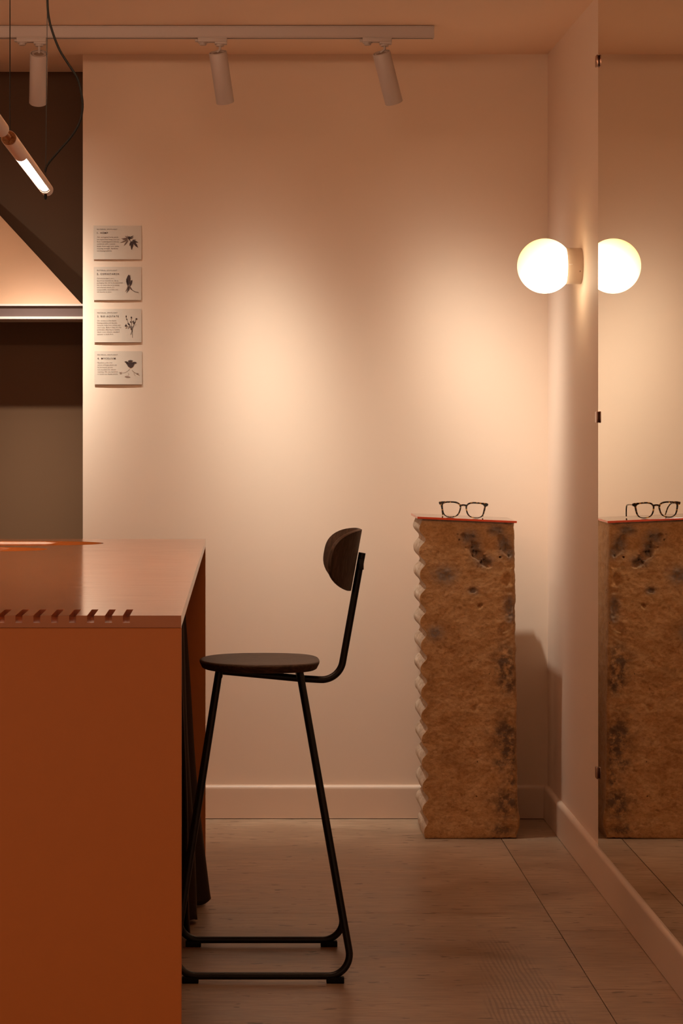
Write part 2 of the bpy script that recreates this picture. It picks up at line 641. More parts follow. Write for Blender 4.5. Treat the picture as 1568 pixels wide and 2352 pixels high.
def spotlight(top, bot, tilt_deg, adapter_px, label, watts, aim_deg=None, sigma=15.4, lean=1.0):
    """top/bot: photo pixels of the head's two end centres; adapter_px: x of the swivel stem."""
    sx, sy = adapter_px
    Yc = YT + .018
    s = F / Yc
    root = empty('track_spotlight', ((sx - VX) / s, Yc, zb))
    tag(root, label, 'spotlight', 'white cylinder spotlights on the ceiling track')

    def lx(px): return (px - VX) / s - root.location.x
    def lz(py): return H - (py - VY) / s - root.location.z
    mt = M['white']
    bm = bmesh.new()
    add_box(bm, lx(sx - 51), lx(sx + 16), -.015, .015, -.0125, .003, .0015)
    add_box(bm, lx(sx - 57), lx(sx - 50), -.010, .010, -.0105, -.0045, .001)
    add_box(bm, lx(sx - 12), lx(sx + 16), -.015, .015, -.0190, -.012, .0015)
    from_bm('adapter', bm, mt, root, True, 35)
    lathe('dial', [(0, 0), (0, .0145), (-.003, .0145), (-.003, .011), (-.009, .010), (-.009, 0)], mt, root, 24, axis_from=(lx(sx - 39), 0, -.0125))
    lathe('swivel', [(0, 0), (0, .013), (-.006, .012), (-.006, 0)], mt, root, 24, axis_from=(lx(sx), 0, -.019))
    T = Vector((lx(top[0]), -.010, lz(top[1])))
    B2 = Vector((lx(bot[0]), 0, lz(bot[1])))
    dz = B2.z - T.z
    B = Vector((B2.x, T.y + math.tan(math.radians(tilt_deg)) * abs(dz), B2.z))
    ax = (B - T).normalized()
    L = (B - T).length
    joint = T + Vector((0, .012, .002)) 
    tube('stem', [(lx(sx), 0, -.022), (lx(sx), .002, -.034), joint + Vector((0, 0, .002)), joint + ax * .02], .0042, mt, root, 12)
    R = .0278
    lathe('head', [(.008, 0), (.008, R - .0035), (.0, R - .0035), (0, R - .0006), (.0008, R), (L - .0008, R), (L, R - .0006), (L, R - .003), (L - .03, R - .003), (L - .03, 0)], mt, root, 48, axis_from=T, axis_dir=ax)
    lathe('rear_cap', [(.0085, 0), (.003, 0), (.003, .015), (.0, .017), (.0, R - .0055), (.0085, R - .0055)], mt, root, 40, axis_from=T, axis_dir=ax)
    lathe('rear_recess', [(.0025, 0), (.0025, .0155), (.0045, .0155)], M['white_dark'], root, 32, axis_from=T, axis_dir=ax)
    lathe('lens', [(L - .029, 0), (L - .029, R - .0045), (L - .027, R - .0045), (L - .0268, 0)], M['bulb'], root, 32, axis_from=T, axis_dir=ax)
    ld = bpy.data.lights.new('spot_beam', 'SPOT')
    ld.energy = watts
    ld.color = SPOT_COL
    ld.spot_size = math.radians(130)
    ld.spot_blend = .3
    reflector(ld, sigma)
    ld.shadow_soft_size = .016
    lo = bpy.data.objects.new('spot_beam', ld)
    lo.location = T + ax * (L - .012)
    aim = ax
    if aim_deg is not None:      # beam aimed apart from the head's axis, to place its pool of light
        aim = Vector((ax.x * lean, math.tan(math.radians(aim_deg)) * abs(ax.z), ax.z)).normalized()
    lo.rotation_euler = Vector((0, 0, -1)).rotation_difference(aim).to_euler()
    link(lo, root)
    return root


spotlight((90, 124), (82, 228), 34, (90, 101), 'leftmost cylinder spotlight hanging in front of the dark alcove', SPOT_W * 1.65, 30, 13.5)
spotlight((-640, 124), (-545, 200), 54, (-640, 101), 'cylinder spotlight further left on the track, turned towards the alcove', SPOT_W * .16)
spotlight((500, 121), (517, 231), 22, (505, 101), 'middle cylinder spotlight on the track above the stool', SPOT_W, 20.5)
spotlight((875, 122), (907, 231), 22, (883, 101), 'rightmost cylinder spotlight nearest the end of the track', SPOT_W, 20.5, lean=1.3)

# ---------------------------------------------------------------- alcove: shelf and board
SY = 7.965
s_ = F / SY
zs = lambda py: H - (py - VY) / s_
shelf = empty('alcove_shelf', (-1.0, SY, zs(732)))
tag(shelf, 'pale metal shelf with grooved front edge in the dark alcove', 'shelf')
bm = bmesh.new()
za, zb2, zc, zd = zs(698), zs(702.5), zs(727), zs(732.5)
pf = [(0, za), (YA - SY, za), (YA - SY, zd), (0, zd), (0, zc), (.012, zc), (.012, zb2), (0, zb2)]
prism(bm, [Vector((-1.748, SY + a, z)) for a, z in pf], (XA + 1.746, 0, 0))
rel(from_bm('shelf_board', bm, M['shelf_metal'], shelf), shelf)
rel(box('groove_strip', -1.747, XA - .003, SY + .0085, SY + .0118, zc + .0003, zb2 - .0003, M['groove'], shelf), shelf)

bm = bmesh.new()
yb_ = SY + .03
za += .0015
sb = F / yb_
pA = Vector(((187 - VX) / sb, yb_, za))
pB = W(-95, 392, YA - .05)
pC = Vector((pB.x * 2 - pA.x, yb_, za))
nrm = (pB - pA).cross(pC - pA).normalized()
if nrm.y < 0: nrm = -nrm
prism(bm, [pA, pB, pC], (0, .012, 0))
tri = from_bm('triangular_board', bm, M['tri_board'])
tag(tri, 'orange triangular board leaning back on the alcove shelf', 'board')

# ---------------------------------------------------------------- counter
CZ, CT = 1.0, .0205
CYF, CYB = F / 1355.0, F / 830.0
CXR = (416 - VX) / 1355.0
CXL = -1.30
yaw = math.atan2((472 - VX) / 830.0 - CXR, CYB - CYF)
counter = empty('orange_counter', (CXR, CYF, 0), (0, 0, -yaw))
tag(counter, 'long polished orange counter with notched front edge', 'counter')
CL = CYB - CYF
XLl = CXL - CXR
NW, ND, NL = 16 / 1355, 16.5 / 1355, F / 1313 - CYF
notch = [(282 - 41.1 * k - 416) / 1355 for k in range(22)]


def trays(x, y):
    z = 0.0
    for (ya, yb, xe, d) in ((F / 875 - CYF, F / 845 - CYF, (230 - VX) / 860 - CXR, .0095), (F / 916 - CYF, F / 886 - CYF, (104 - VX) / 900 - CXR, .0095)):
        yc, hw = (ya + yb) / 2, (yb - ya) / 2
        dx = max(0, x - (xe - hw * 1.6)) / 1.6
        r = math.hypot(dx, y - yc) / hw
        if r < 1:
            z -= d * min(1.0, (1 - r) / .045)
    return z


bm = bmesh.new()
xs = sorted({round(v, 5) for v in [XLl + (0 - XLl) * k / 210 for k in range(211)]})
ya_, yb_ = F / 940 - CYF, CL
ys = [NL + (ya_ - NL) * k / 14 for k in range(15)]
walls = [F / k - CYF for k in (875, 845, 916, 886)]
y = ya_
while y < yb_ - .003:
    near = min(abs(y - w_) for w_ in walls)
    y += .0006 if near < .009 else .004
    ys.append(min(y, yb_ - .002))
ys.append(yb_)
gv = [[bm.verts.new((x, y, CZ + (trays(x, y) if y > ya_ - .05 else 0))) for x in xs] for y in ys]
for r0, r1 in zip(gv, gv[1:]):
    for k in range(len(xs) - 1):
        bm.faces.new((r0[k], r0[k + 1], r1[k + 1], r1[k]))


def quad(*p):
    bm.faces.new([bm.verts.new(q) for q in p])


zl = CZ - CT
quad((0, 0, zl), (0, CL, zl), (0, CL, CZ - .0), (0, 0, CZ))               # right edge
quad((XLl, 0, zl), (XLl, CL, zl), (XLl, CL, CZ), (XLl, 0, CZ))
quad((XLl, CL, zl), (0, CL, zl), (0, CL, CZ), (XLl, CL, CZ))
quad((XLl, 0, zl), (0, 0, zl), (0, CL, zl), (XLl, CL, zl))
edges = [0.0]
for a in notch:
    if a > XLl + .03: edges += [a + NW, a]
edges.append(XLl)
zn = CZ - ND
for i in range(len(edges) - 1):
    xr, xl_ = edges[i], edges[i + 1]
    if i % 2 == 0:   # tooth
        quad((xl_, 0, CZ), (xr, 0, CZ), (xr, NL, CZ), (xl_, NL, CZ))
        quad((xl_, 0, zl), (xr, 0, zl), (xr, 0, CZ), (xl_, 0, CZ))
    else:            # groove
        quad((xl_, 0, zn), (xr, 0, zn), (xr, NL, zn), (xl_, NL, zn))
        quad((xl_, 0, zl), (xr, 0, zl), (xr, 0, zn), (xl_, 0, zn))
        quad((xl_, 0, zn), (xl_, NL, zn), (xl_, NL, CZ), (xl_, 0, CZ))
        quad((xr, 0, zn), (xr, NL, zn), (xr, NL, CZ), (xr, 0, CZ))
        quad((xl_, NL, zn), (xr, NL, zn), (xr, NL, CZ), (xl_, NL, CZ))
me_ct = from_bm('counter_top', bm, M['counter'], counter)
for p in me_ct.data.polygons:
    p.use_smooth = p.center.y > NL + .001 and p.center.z > CZ - .011 and p.center.x < -.002 and p.center.y < CL - .001
# make all near-horizontal normals point up, so the slab shades correctly
bm = bmesh.new(); bm.from_mesh(me_ct.data)
for f in bm.faces:
    c = f.calc_center_median()
    if f.normal.z < -.5 and c.z > zl + .001: f.normal_flip()
bm.to_mesh(me_ct.data); bm.free()
box('front_panel', XLl, 0, 0.0008, .034, 0.002, zl - .0006, M['orange_panel'], counter, bevel=.0008, seg=1)
box('light_block_panel', XLl, XLl + .034, .035, CL - .035, 0.002, zl - .0006, M['orange_panel'], counter, bevel=.0008, seg=1)  # unseen panel, added to block side light so the counter's inside stays dark
box('back_panel', XLl, 0, CL - .034, CL - .0008, 0.002, zl - .0006, M['orange_panel'], counter, bevel=.0008, seg=1)

# ---------------------------------------------------------------- cloth under the counter
bm = bmesh.new()
peaks = [(5.99, -.119, -.150), (6.21, -.107, -.152), (6.45, -.080, -.158)]
NU, NV = 90, 60
Yc0, Yc1 = 5.975, 6.455


def cloth_x(Y, t):      # t = 0 at the hem, 1 at the top
    pb = pt = 0
    for (y0, b0, t0), (y1, b1, t1) in zip(peaks, peaks[1:]):
        if Y <= y1 or (y1, b1, t1) == peaks[-1]:
            k = min(1.15, max(-.1, (Y - y0) / (y1 - y0)))
            pb, pt = b0 + (b1 - b0) * k, t0 + (t1 - t0) * k
            w = .5 - .5 * math.cos(2 * math.pi * k)
            break
    x = pb + (pt - pb) * t ** .82
    amp = .030 + .035 * (1 - t)
    return x - amp * w + .004 * math.sin(9 * t + Y * 7) * (1 - t)


gv = []
for j in range(NV + 1):
    t = j / NV
    gv.append([bm.verts.new((cloth_x(Yc0 + (Yc1 - Yc0) * i / NU, t), Yc0 + (Yc1 - Yc0) * i / NU,
                             .012 + .955 * t + .004 * math.sin(i * .37) * (1 - t))) for i in range(NU + 1)])
for r0, r1 in zip(gv, gv[1:]):
    for k in range(NU):
        bm.faces.new((r0[k], r0[k + 1], r1[k + 1], r1[k]))
cloth = from_bm('hanging_cloth', bm, M['cloth'], None, True)
sm = cloth.modifiers.new('thickness', 'SOLIDIFY'); sm.thickness = .005; sm.offset = -1
tag(cloth, 'dark brown cloth hanging in folds under the counter end', 'cloth')

# ---------------------------------------------------------------- bar stool
stool = empty('bar_stool', (.05, 5.74, 0))
tag(stool, 'black metal bar stool with dark round wooden seat and curved backrest', 'stool')
YN, YF = 5.556, 5.94
TR = .0086


def S(o): return rel(o, stool)


for (yb_, yt_) in ((YN, 5.665), (YF, 5.815)):
    zr = .0165
    pth = fillet([(-.0465, yt_, .727), (-.158, yb_, zr), (.2712, yb_, zr), (.1467, yt_, .727)], [.05, .05], 12)
    nm = tube('sled_leg', pth, TR, M['black_metal'], stool, 18)
    S(nm)
    for (xa, xb) in ((-.134, -.095), (.207, .249)):
        S(box('foot', xa, xb, yb_ - .010, yb_ + .010, 0.0, .0145, M['rubber'], stool, bevel=.002))
# cross bars under the seat tie the two sleds
S(tube('cross_bar', [(-.046, 5.66, .7135), (-.046, 5.82, .7135)], .0075, M['black_metal'], stool))
S(tube('cross_bar', [(.1455, 5.66, .7135), (.1455, 5.82, .7135)], .0075, M['black_metal'], stool))
s5 = F / 5.74
p = lambda x, y: ((x - VX) / s5, 5.74, H - (y - VY) / s5)
S(tube('back_post', fillet([p(504, 1541), p(690, 1558.5), p(779, 1563.5), p(831.5, 1269.5)], [.0, .052], 14), TR, M['black_metal'], stool, 18))

# seat
bm = bmesh.new()
N = 72
cx, cy, ax_, ay_ = .0505, 5.74, .1462, .150


def outline(k, inset):
    a = 2 * math.pi * k / N
    c, s = math.cos(a), math.sin(a)
    n = 2.25 if c < 0 else 2.25 + .75 * c
    r = (abs(c) ** n + abs(s) ** n) ** (-1 / n)
    wx = ax_ - inset
    wy = (ay_ - inset) * (1.0 + .03 * c)
    return cx + r * c * wx, cy + r * s * wy


layers = [(.726, .016), (.7262, .010), (.7285, .006), (.7400, .0005), (.7435, 0), (.7458, .0015), (.7470, .0045), (.7471, .008)]
rings = []
for z, ins in layers:
    rings.append([bm.verts.new((*outline(k, ins), z)) for k in range(N)])
for ins, z in ((.04, .7464), (.08, .7452), (.12, .7446)):
    rings.append([bm.verts.new((*outline(k, ins), z)) for k in range(N)])
for A, B in zip(rings, rings[1:]):
    for k in range(N):
        bm.faces.new((A[k], A[(k + 1) % N], B[(k + 1) % N], B[k]))
bm.faces.new(rings[0][::-1]); bm.faces.new(rings[-1])
S(from_bm('seat', bm, M['seat_wood'], stool, True, 60))

# backrest: an oval panel bent around the sitter
bm = bmesh.new()
lean = math.atan2(831.5 - 787, 1517 - 1269.5)
bc = Vector(((818.5 - VX) / s5, 5.74, H - (1286 - VY) / s5))
RW, RH, SAG = .158, .0765, .070
NA, NR = 64, 12


def bpt(r, a, off):
    c, s = math.cos(a), math.sin(a)
    n = 2.7
    k = (abs(c) ** n + abs(s) ** n) ** (-1 / n) * r
    u, v = c * k, s * k
    w = RW * u * (1 - .06 * u * u)
    h = RH * v
    xx = -SAG * u * u
    # offset along the surface normal in plan
    nx, ny = 1.0, 2 * SAG * u / RW
    ln = math.hypot(nx, ny)
    th = off * (1 - .35 * r ** 4)
    xx += nx / ln * th; w += ny / ln * th
    P = Vector((xx, w, h))
    P = Matrix.Rotation(lean, 3, 'Y') @ P
    return bc + P


back, front = [], []
for j in range(NR + 1):
    r = j / NR
    if j == 0:
        back.append([bm.verts.new(bpt(0, 0, 0))]); front.append([bm.verts.new(bpt(0, 0, -.015))])
    else:
        rr = 1 - (1 - r) ** 1.3
        back.append([bm.verts.new(bpt(rr * .985, 2 * math.pi * k / NA, 0)) for k in range(NA)])
        front.append([bm.verts.new(bpt(rr * .985, 2 * math.pi * k / NA, -.015)) for k in range(NA)])
for L_ in (back, front):
    for A, B in zip(L_, L_[1:]):
        for k in range(NA):
            k2 = (k + 1) % NA
            if len(A) == 1: bm.faces.new((A[0], B[k], B[k2]))
            else: bm.faces.new((A[k], A[k2], B[k2], B[k]))
mid = [bm.verts.new(bpt(1.0, 2 * math.pi * k / NA, -.0075)) for k in range(NA)]
for k in range(NA):
    k2 = (k + 1) % NA
    bm.faces.new((back[-1][k], back[-1][k2], mid[k2], mid[k]))
    bm.faces.new((mid[k], mid[k2], front[-1][k2], front[-1][k]))
S(from_bm('backrest', bm, M['back_wood'], stool, True, 50))
S(box('back_bracket', .2985 - .006, .2985 + .006, 5.728, 5.752, .965, .992, M['black_metal'], stool, bevel=.001))

# ---------------------------------------------------------------- plinth
PF, PB = 7.452, 7.725
PZ = 1.008
sp = F / PF


def lean_x(z): return -.0125 * (z - .0)


def left_x(z, y):
    per = 53.75 / sp
    ph = 2 * math.pi * (z - (H - (1243 - VY) / sp)) / per
    wv = math.cos(ph) + .16 * math.cos(2 * ph)
    env = min(1, .45 + z * 6) * (1 if z < PZ - .03 else max(.3, (PZ - z) / .03))
    n = noise.noise(Vector((3.1, y * 9, z * 14))) * .0022
    return .5925 + lean_x(z) + .0100 * wv * env + n


def right_x(z, y):
    base = (1189 - VX) / sp + lean_x(z) * 1.0 + .002
    n = noise.fractal(Vector((9.7, y * 22, z * 22)), 1.0, 2.0, 4) * .0032
    foot = .006 * math.exp(-((z - .055) / .03) ** 2) - .004 * math.exp(-((z - .005) / .012) ** 2)
    return base + n + foot


CAV = [  # photo px x, y, radius px (x, y), depth m, rotation
    (1076, 1240, 13, 10, .010, .4), (1088, 1258, 10, 13, .016, .2), (1100, 1276, 9, 13, .014, -.6), (1117, 1293, 11, 8, .018, .5),
    (1064, 1232, 7, 6, .008, 0), (1155, 1243, 9, 20, .012, -.5), (1166, 1262, 10, 10, .010, 0), (1125, 1222, 9, 7, .006, 0),
    (1085, 1356, 7, 5, .010, .2), (1102, 1391, 4, 4, .010, 0), (1150, 1215, 8, 8, .007, 0), (1163, 1330, 8, 14, .006, 0),
    (1169, 1395, 8, 18, .007, 0), (1158, 1440, 6, 10, .006, 0), (1089, 1626, 6, 7, .004, 0), (1070, 1863, 2.5, 2.5, .006, 0),
    (1172, 1905, 12, 10, .006, 0), (1190, 1862, 5, 6, .006, 0)]
GREY = [(1080, 1235, 22, 20), (1092, 1262, 14, 22), (1112, 1288, 22, 14), (1158, 1248, 16, 26), (1172, 1268, 12, 14), (1140, 1216, 20, 14),
        (1170, 1390, 12, 26), (1172, 1415, 12, 16), (1086, 1357, 12, 9), (1020, 1322, 26, 20), (1000, 1455, 20, 16)]
DARK = [(1160, 1530, 26, 50), (1165, 1570, 24, 26), (1160, 1690, 32, 46), (1170, 1730, 24, 40), (1150, 1755, 16, 16), (1165, 1845, 30, 36), (1158, 1858, 22, 26), (1150, 1905, 28, 14), (1172, 1790, 14, 22)]


def blob(px, py, lst):
    m = 0
    for b in lst:
        m = max(m, math.exp(-(((px - b[0]) / b[2]) ** 2 + ((py - b[1]) / b[3]) ** 2)))
    return m


NZ, NX, NYs, NXb = 300, 84, 26, 6
bm = bmesh.new()
tone = bm.verts.layers.float_color.new('tone')
rings = []
for j in range(NZ + 1):
    z = PZ * j / NZ
    ring = []
    xl, xr = left_x(z, PF), right_x(z, PF)
    edge_b = .010 * math.exp(-z / .008) + .004 * math.exp(-(PZ - z) / .006)
    for i in range(NX):                       # front face, left to right
        k = i / NX
        x = xl + (xr - xl) * k
        px, py = VX + x * sp, VY + (H - z) * sp
        d = .0014 * noise.fractal(Vector((x * 26, 1.7, z * 26)), .9, 2.1, 5)
        d += .0007 * noise.noise(Vector((x * 120, 4.2, z * 120)))
        for (qx, qy, rx, ry, dep, rot) in CAV:
            ux, uy = px - qx, py - qy
            if abs(ux) < 45 and abs(uy) < 45:
                c_, s__ = math.cos(rot), math.sin(rot)
                u, v = (ux * c_ + uy * s__) / rx, (-ux * s__ + uy * c_) / ry
                wob = 1 + .9 * noise.noise(Vector((px * .11, py * .11, 2))) + .5 * noise.noise(Vector((px * .3, py * .3, 5)))
                q = (u * u + v * v) * wob
                d += dep * math.exp(-q * q)
        kr = (xr - x)
        d += .010 * max(0, 1 - kr / .012) ** 2 + max(0, 1 - kr / .06) * .004 * abs(noise.fractal(Vector((x * 60, 8, z * 50)), .9, 2.1, 4))
        y = PF + d + edge_b * .6
        lift = max(0, k - .45) * .006 * math.exp(-z / .01) + .003 * abs(noise.noise(Vector((x * 60, 3, 1)))) * math.exp(-z / .006)
        v = bm.verts.new((x, y, z + lift))
        lip = math.exp(-(PZ - z) / .0035)
        v[tone] = (min(1, lip), min(1, blob(px, py, GREY) * 1.2), min(1, blob(px, py, DARK) * 1.3), 1)
        ring.append(v)
    for i in range(NYs):                      # right side, front to back
        y = PF + .012 + (PB - PF - .012) * i / NYs
        n = noise.fractal(Vector((5, y * 40, z * 40)), .9, 2.1, 4)
        v = bm.verts.new((right_x(z, y) + .002 * n, y, z))
        v[tone] = (.35 + .35 * n, .25, .5 * max(0, n), 1)
        ring.append(v)
    for i in range(NXb):                      # back
        k = i / NXb
        x = right_x(z, PB) + (left_x(z, PB) - right_x(z, PB)) * k
        v = bm.verts.new((x, PB + .002 * noise.noise(Vector((x * 20, 0, z * 20))), z))
        v[tone] = (.3, .2, .2, 1); ring.append(v)
    for i in range(NYs):                      # wavy left side, back to front
        y = PB + (PF + .001 - PB) * i / NYs
        v = bm.verts.new((left_x(z, y) + .0006 * noise.noise(Vector((1, y * 60, z * 60))), y, z))
        v[tone] = (1, 0, .15, 1); ring.append(v)
    rings.append(ring)
n = len(rings[0])
for A, B in zip(rings, rings[1:]):
    for k in range(n):
        bm.faces.new((A[k], A[(k + 1) % n], B[(k + 1) % n], B[k]))
for ring, z in ((rings[0], 0), (rings[-1], PZ)):
    c = bm.verts.new(((.59 + .89) / 2, (PF + PB) / 2, z))
    c[tone] = (1, 0, 0, 1)
    for k in range(n):
        bm.faces.new((c, ring[k], ring[(k + 1) % n]))
# the top runs down to the right with the sheet that lies on it
TILT = math.atan2(1197 - 1187, 1186 - 958)
for v in bm.verts:
    f = v.co.z / PZ
    v.co.z += f ** 3 * (-(v.co.x - .58) * math.tan(TILT) + .0065)
plinth = from_bm('mycelium_plinth', bm, M['mycelium'], None, True, 60)
tag(plinth, 'rough brown plinth with corrugated left side standing in the corner', 'plinth')

# ---------------------------------------------------------------- acrylic sheet and glasses
sh_x0, sh_x1 = (958 - VX) / sp + .0, (1186 - VX) / sp
zt0 = H - (1186.5 - VY) / sp
sheet = box('acrylic_sheet', 0, (sh_x1 - sh_x0) / math.cos(TILT), -.008, .266, -.0066, 0, M['acrylic'], None, bevel=.0004, seg=1)
sheet.data.materials.append(M['acrylic_face'])
for p in sheet.data.polygons:
    if abs(p.normal.z) > .9: p.material_index = 1
sheet.location = (sh_x0, PF, zt0)
sheet.rotation_euler = (0, TILT, 0)
tag(sheet, 'thin red acrylic sheet lying on top of the plinth', 'sheet')

gl = empty('eyeglasses')
tag(gl, 'tortoiseshell eyeglasses standing on the red sheet of the plinth', 'glasses')
GLY = PF + .045
sg = F / GLY
gl.location = W(1063, 1189.3, GLY)
gl.rotation_euler = (0, math.atan2(46, 1340), math.radians(-5.0))
PXS = 1 / (12.06 * sg)      # metres per zoom pixel


def loopL():
    inner = [(175, 255), (190, 220), (240, 195), (330, 185), (430, 185), (520, 195), (590, 222), (630, 265), (640, 320), (630, 390),
             (600, 470), (550, 530), (480, 560), (400, 566), (310, 556), (240, 510), (205, 440), (185, 350)]
    outer = [(120, 250), (78, 228), (76, 155), (300, 143), (440, 142), (545, 155), (620, 190), (665, 240), (685, 300), (672, 385),
             (640, 480), (580, 550), (490, 585), (400, 590), (300, 578), (215, 528), (170, 455), (140, 355)]
    return inner, outer


def smooth_loop(pts, n=72):
    """Closed Catmull-Rom, resampled."""
    out = []
    m = len(pts)
    per = n // m
    for i in range(m):
        p0, p1, p2, p3 = [Vector((*pts[(i + k - 1) % m], 0)) for k in range(4)]
        for k in range(per):
            t = k / per
            out.append(.5 * ((2 * p1) + (-p0 + p2) * t + (2 * p0 - 5 * p1 + 4 * p2 - p3) * t * t + (-p0 + 3 * p1 - 3 * p2 + p3) * t ** 3))
    return out


CXg, CYg = 742, 600         # centre and foot line in zoom pixels (left side de-tilted)


def gp(q, mirror):
    x = (q[0] - CXg) * PXS
    z = (CYg - q[1]) * PXS
    # take out the slope of the photographed left half
    z += x * math.tan(math.atan2(46, 1340))
    if mirror: x = -x
    return x, z


inner, outer = loopL()
for mirror in (False, True):
    si, so = smooth_loop(inner), smooth_loop(outer)
    bm = bmesh.new()
    th = .0042
    vs = []
    for pts in (so, si):
        for yy in (0, th):
            vs.append([bm.verts.new((gp(q, mirror)[0], yy, gp(q, mirror)[1])) for q in pts])
    of, ob, inf, inb = vs
    m_ = len(of)
    for k in range(m_):
        k2 = (k + 1) % m_
        bm.faces.new((of[k], of[k2], inf[k2], inf[k]))
        bm.faces.new((ob[k], ob[k2], inb[k2], inb[k]))
        bm.faces.new((of[k], of[k2], ob[k2], ob[k]))
        bm.faces.new((inf[k], inf[k2], inb[k2], inb[k]))
    from_bm('rim', bm, M['tortoise'], gl, True, 35)
    bm = bmesh.new()
    prism(bm, [Vector((gp(q, mirror)[0] * 1.0, .0016, gp(q, mirror)[1])) for q in si], (0, .0012, 0))
    from_bm('lens', bm, M['lens'], gl)
    hx, hz = gp((95, 195), mirror)
    sgn = 1 if mirror else -1
    pts = [(hx, .004, hz), (hx + sgn * .001, .05, hz - .001), (hx - sgn * .002, .095, hz - .004), (hx - sgn * .006, .118, hz - .018), (hx - sgn * .010, .136, .0022)]
    bm = bmesh.new()
    add_tube(bm, fillet(pts, [.05, .05, .03], 5), .0022, 10)
    for v in bm.verts: pass
    from_bm('temple', bm, M['tortoise'], gl, True, 50)
    hb = box('hinge', hx - .003, hx + .003, .003, .010, hz - .0035, hz + .0035, M['tortoise'], gl, bevel=.0008)
bm = bmesh.new()
br = [(655, 235), (700, 226), (742, 224), (784, 226), (829, 235), (829, 300), (800, 280), (742, 272), (684, 280), (655, 300)]
prism(bm, [Vector(((q[0] - CXg) * PXS, .0002, (CYg - q[1]) * PXS)) for q in br], (0, .0038, 0))
from_bm('bridge', bm, M['tortoise'], gl)

# ---------------------------------------------------------------- pendant lamp over the counter
pend = empty('linear_pendant_lamp', (0, 0, 0))
PY0, PY1 = F / 1120, F / 912
Pn, Pf = W(20, 317, PY0), W(108, 436, PY1)
pend.location = (Pn + Pf) / 2
tag(pend, 'slim tubular pendant lamp with lit slot hanging by black wires over the counter', 'pendant lamp')


def PR(o): return rel(o, pend)


PRD = .0158
axd = (Pf - Pn).normalized()
PL = (Pf - Pn).length
M['tube'] = simple('beige_tube', (.62, .46, .36), .45, var=.03)
side = axd.cross(Vector((0, 0, 1))).normalized()
upv = side.cross(axd).normalized()
# far tube with an open slot along its underside
bm = bmesh.new()
SEG = 48
HALF = math.radians(54)
t_list = [0, .0005, .22 * PL, .2201 * PL] + [(.22 + .70 * k / 10) * PL for k in range(1, 10)] + [.92 * PL, .9201 * PL, PL - .0005, PL]


def ringpt(t, a, r): return Pn + axd * t + (upv * -math.cos(a) + side * math.sin(a)) * r


def add_shell(bm, tA, tB, a0, a1, ro, ri, n):
    """A closed piece of pipe wall between angles a0..a1 and lengths tA..tB."""
    full = abs(a1 - a0 - 2 * math.pi) < 1e-6
    m = n if full else n + 1
    R = {}
    for i, t in enumerate((tA, tB)):
        for j, r in enumerate((ro, ri)):
            R[i, j] = [bm.verts.new(ringpt(t, a0 + (a1 - a0) * k / n, r)) for k in range(m)]
    for k in range(n):
        k2 = (k + 1) % m
        bm.faces.new((R[0, 0][k], R[0, 0][k2], R[1, 0][k2], R[1, 0][k]))
        bm.faces.new((R[0, 1][k], R[0, 1][k2], R[1, 1][k2], R[1, 1][k]))
        for i in (0, 1):
            bm.faces.new((R[i, 0][k], R[i, 0][k2], R[i, 1][k2], R[i, 1][k]))
    if not full:
        for k in (0, n):
            bm.faces.new((R[0, 0][k], R[0, 1][k], R[1, 1][k], R[1, 0][k]))


T0, T1 = .27 * PL, .93 * PL
add_shell(bm, 0, T0, 0, 2 * math.pi, PRD, PRD - .0018, SEG)
add_shell(bm, T0, T1, HALF, 2 * math.pi - HALF, PRD, PRD - .0018, SEG)
add_shell(bm, T1, PL, 0, 2 * math.pi, PRD, PRD - .0018, SEG)
PR(from_bm('tube', bm, M['tube'], pend, True, 40))
bm = bmesh.new()
rr = PRD - .0035
prof = [ringpt(T0 + .001, -HALF * .98 + 2 * HALF * .98 * k / 16, rr) for k in range(17)]
prism(bm, prof, axd * (T1 - T0 - .012))
PR(from_bm('led_strip', bm, M['led'], pend, True, 40))
PR(lathe('cork_plug', [(.006, 0), (.006, PRD - .0022), (-.0015, PRD - .0012), (-.003, PRD - .003), (-.003, 0)], M['cork'], pend, 40, axis_from=Pn, axis_dir=axd))
PR(lathe('end_plug', [(-.004, 0), (-.004, PRD - .0021), (.0006, PRD - .002), (.0006, 0)], M['tube'], pend, 40, axis_from=Pf, axis_dir=axd))
# near tube beyond the joint
gapd = .20
Pn2 = Pn - axd * gapd
Pn2 = W(3, 297, Pn.y - .09)
PR(lathe('tube', [(0, 0), (0, PRD - .0012), (-.0012, PRD), (-.9, PRD), (-.9, 0)], M['tube'], pend, 48, axis_from=Pn2, axis_dir=axd))
PR(tube('joint_pin', [Pn2 - axd * .003, Pn + axd * .003], .006, M['cork'], pend, 16))
wtop = ZC - .001
wn = Pn + axd * .03 + upv * PRD
PR(tube('suspension_wire', [wn, (wn.x, wn.y, wtop)], .0011, M['black_metal'], pend, 8))
wf = Pf - axd * .05 + upv * PRD * .9
PR(tube('suspension_wire', [wf, (wf.x + .006, wf.y, wtop)], .0011, M['black_metal'], pend, 8))
cab_px = [(103, 396), (110, 377), (135, 347), (165, 312), (183, 280), (189.5, 245), (186, 210), (177, 178), (160, 152), (137, 115), (121, 75), (112, 40), (109, 5), (109, -60), (110, -125)]
cp = [W(x, y, wf.y - .002) for x, y in cab_px]
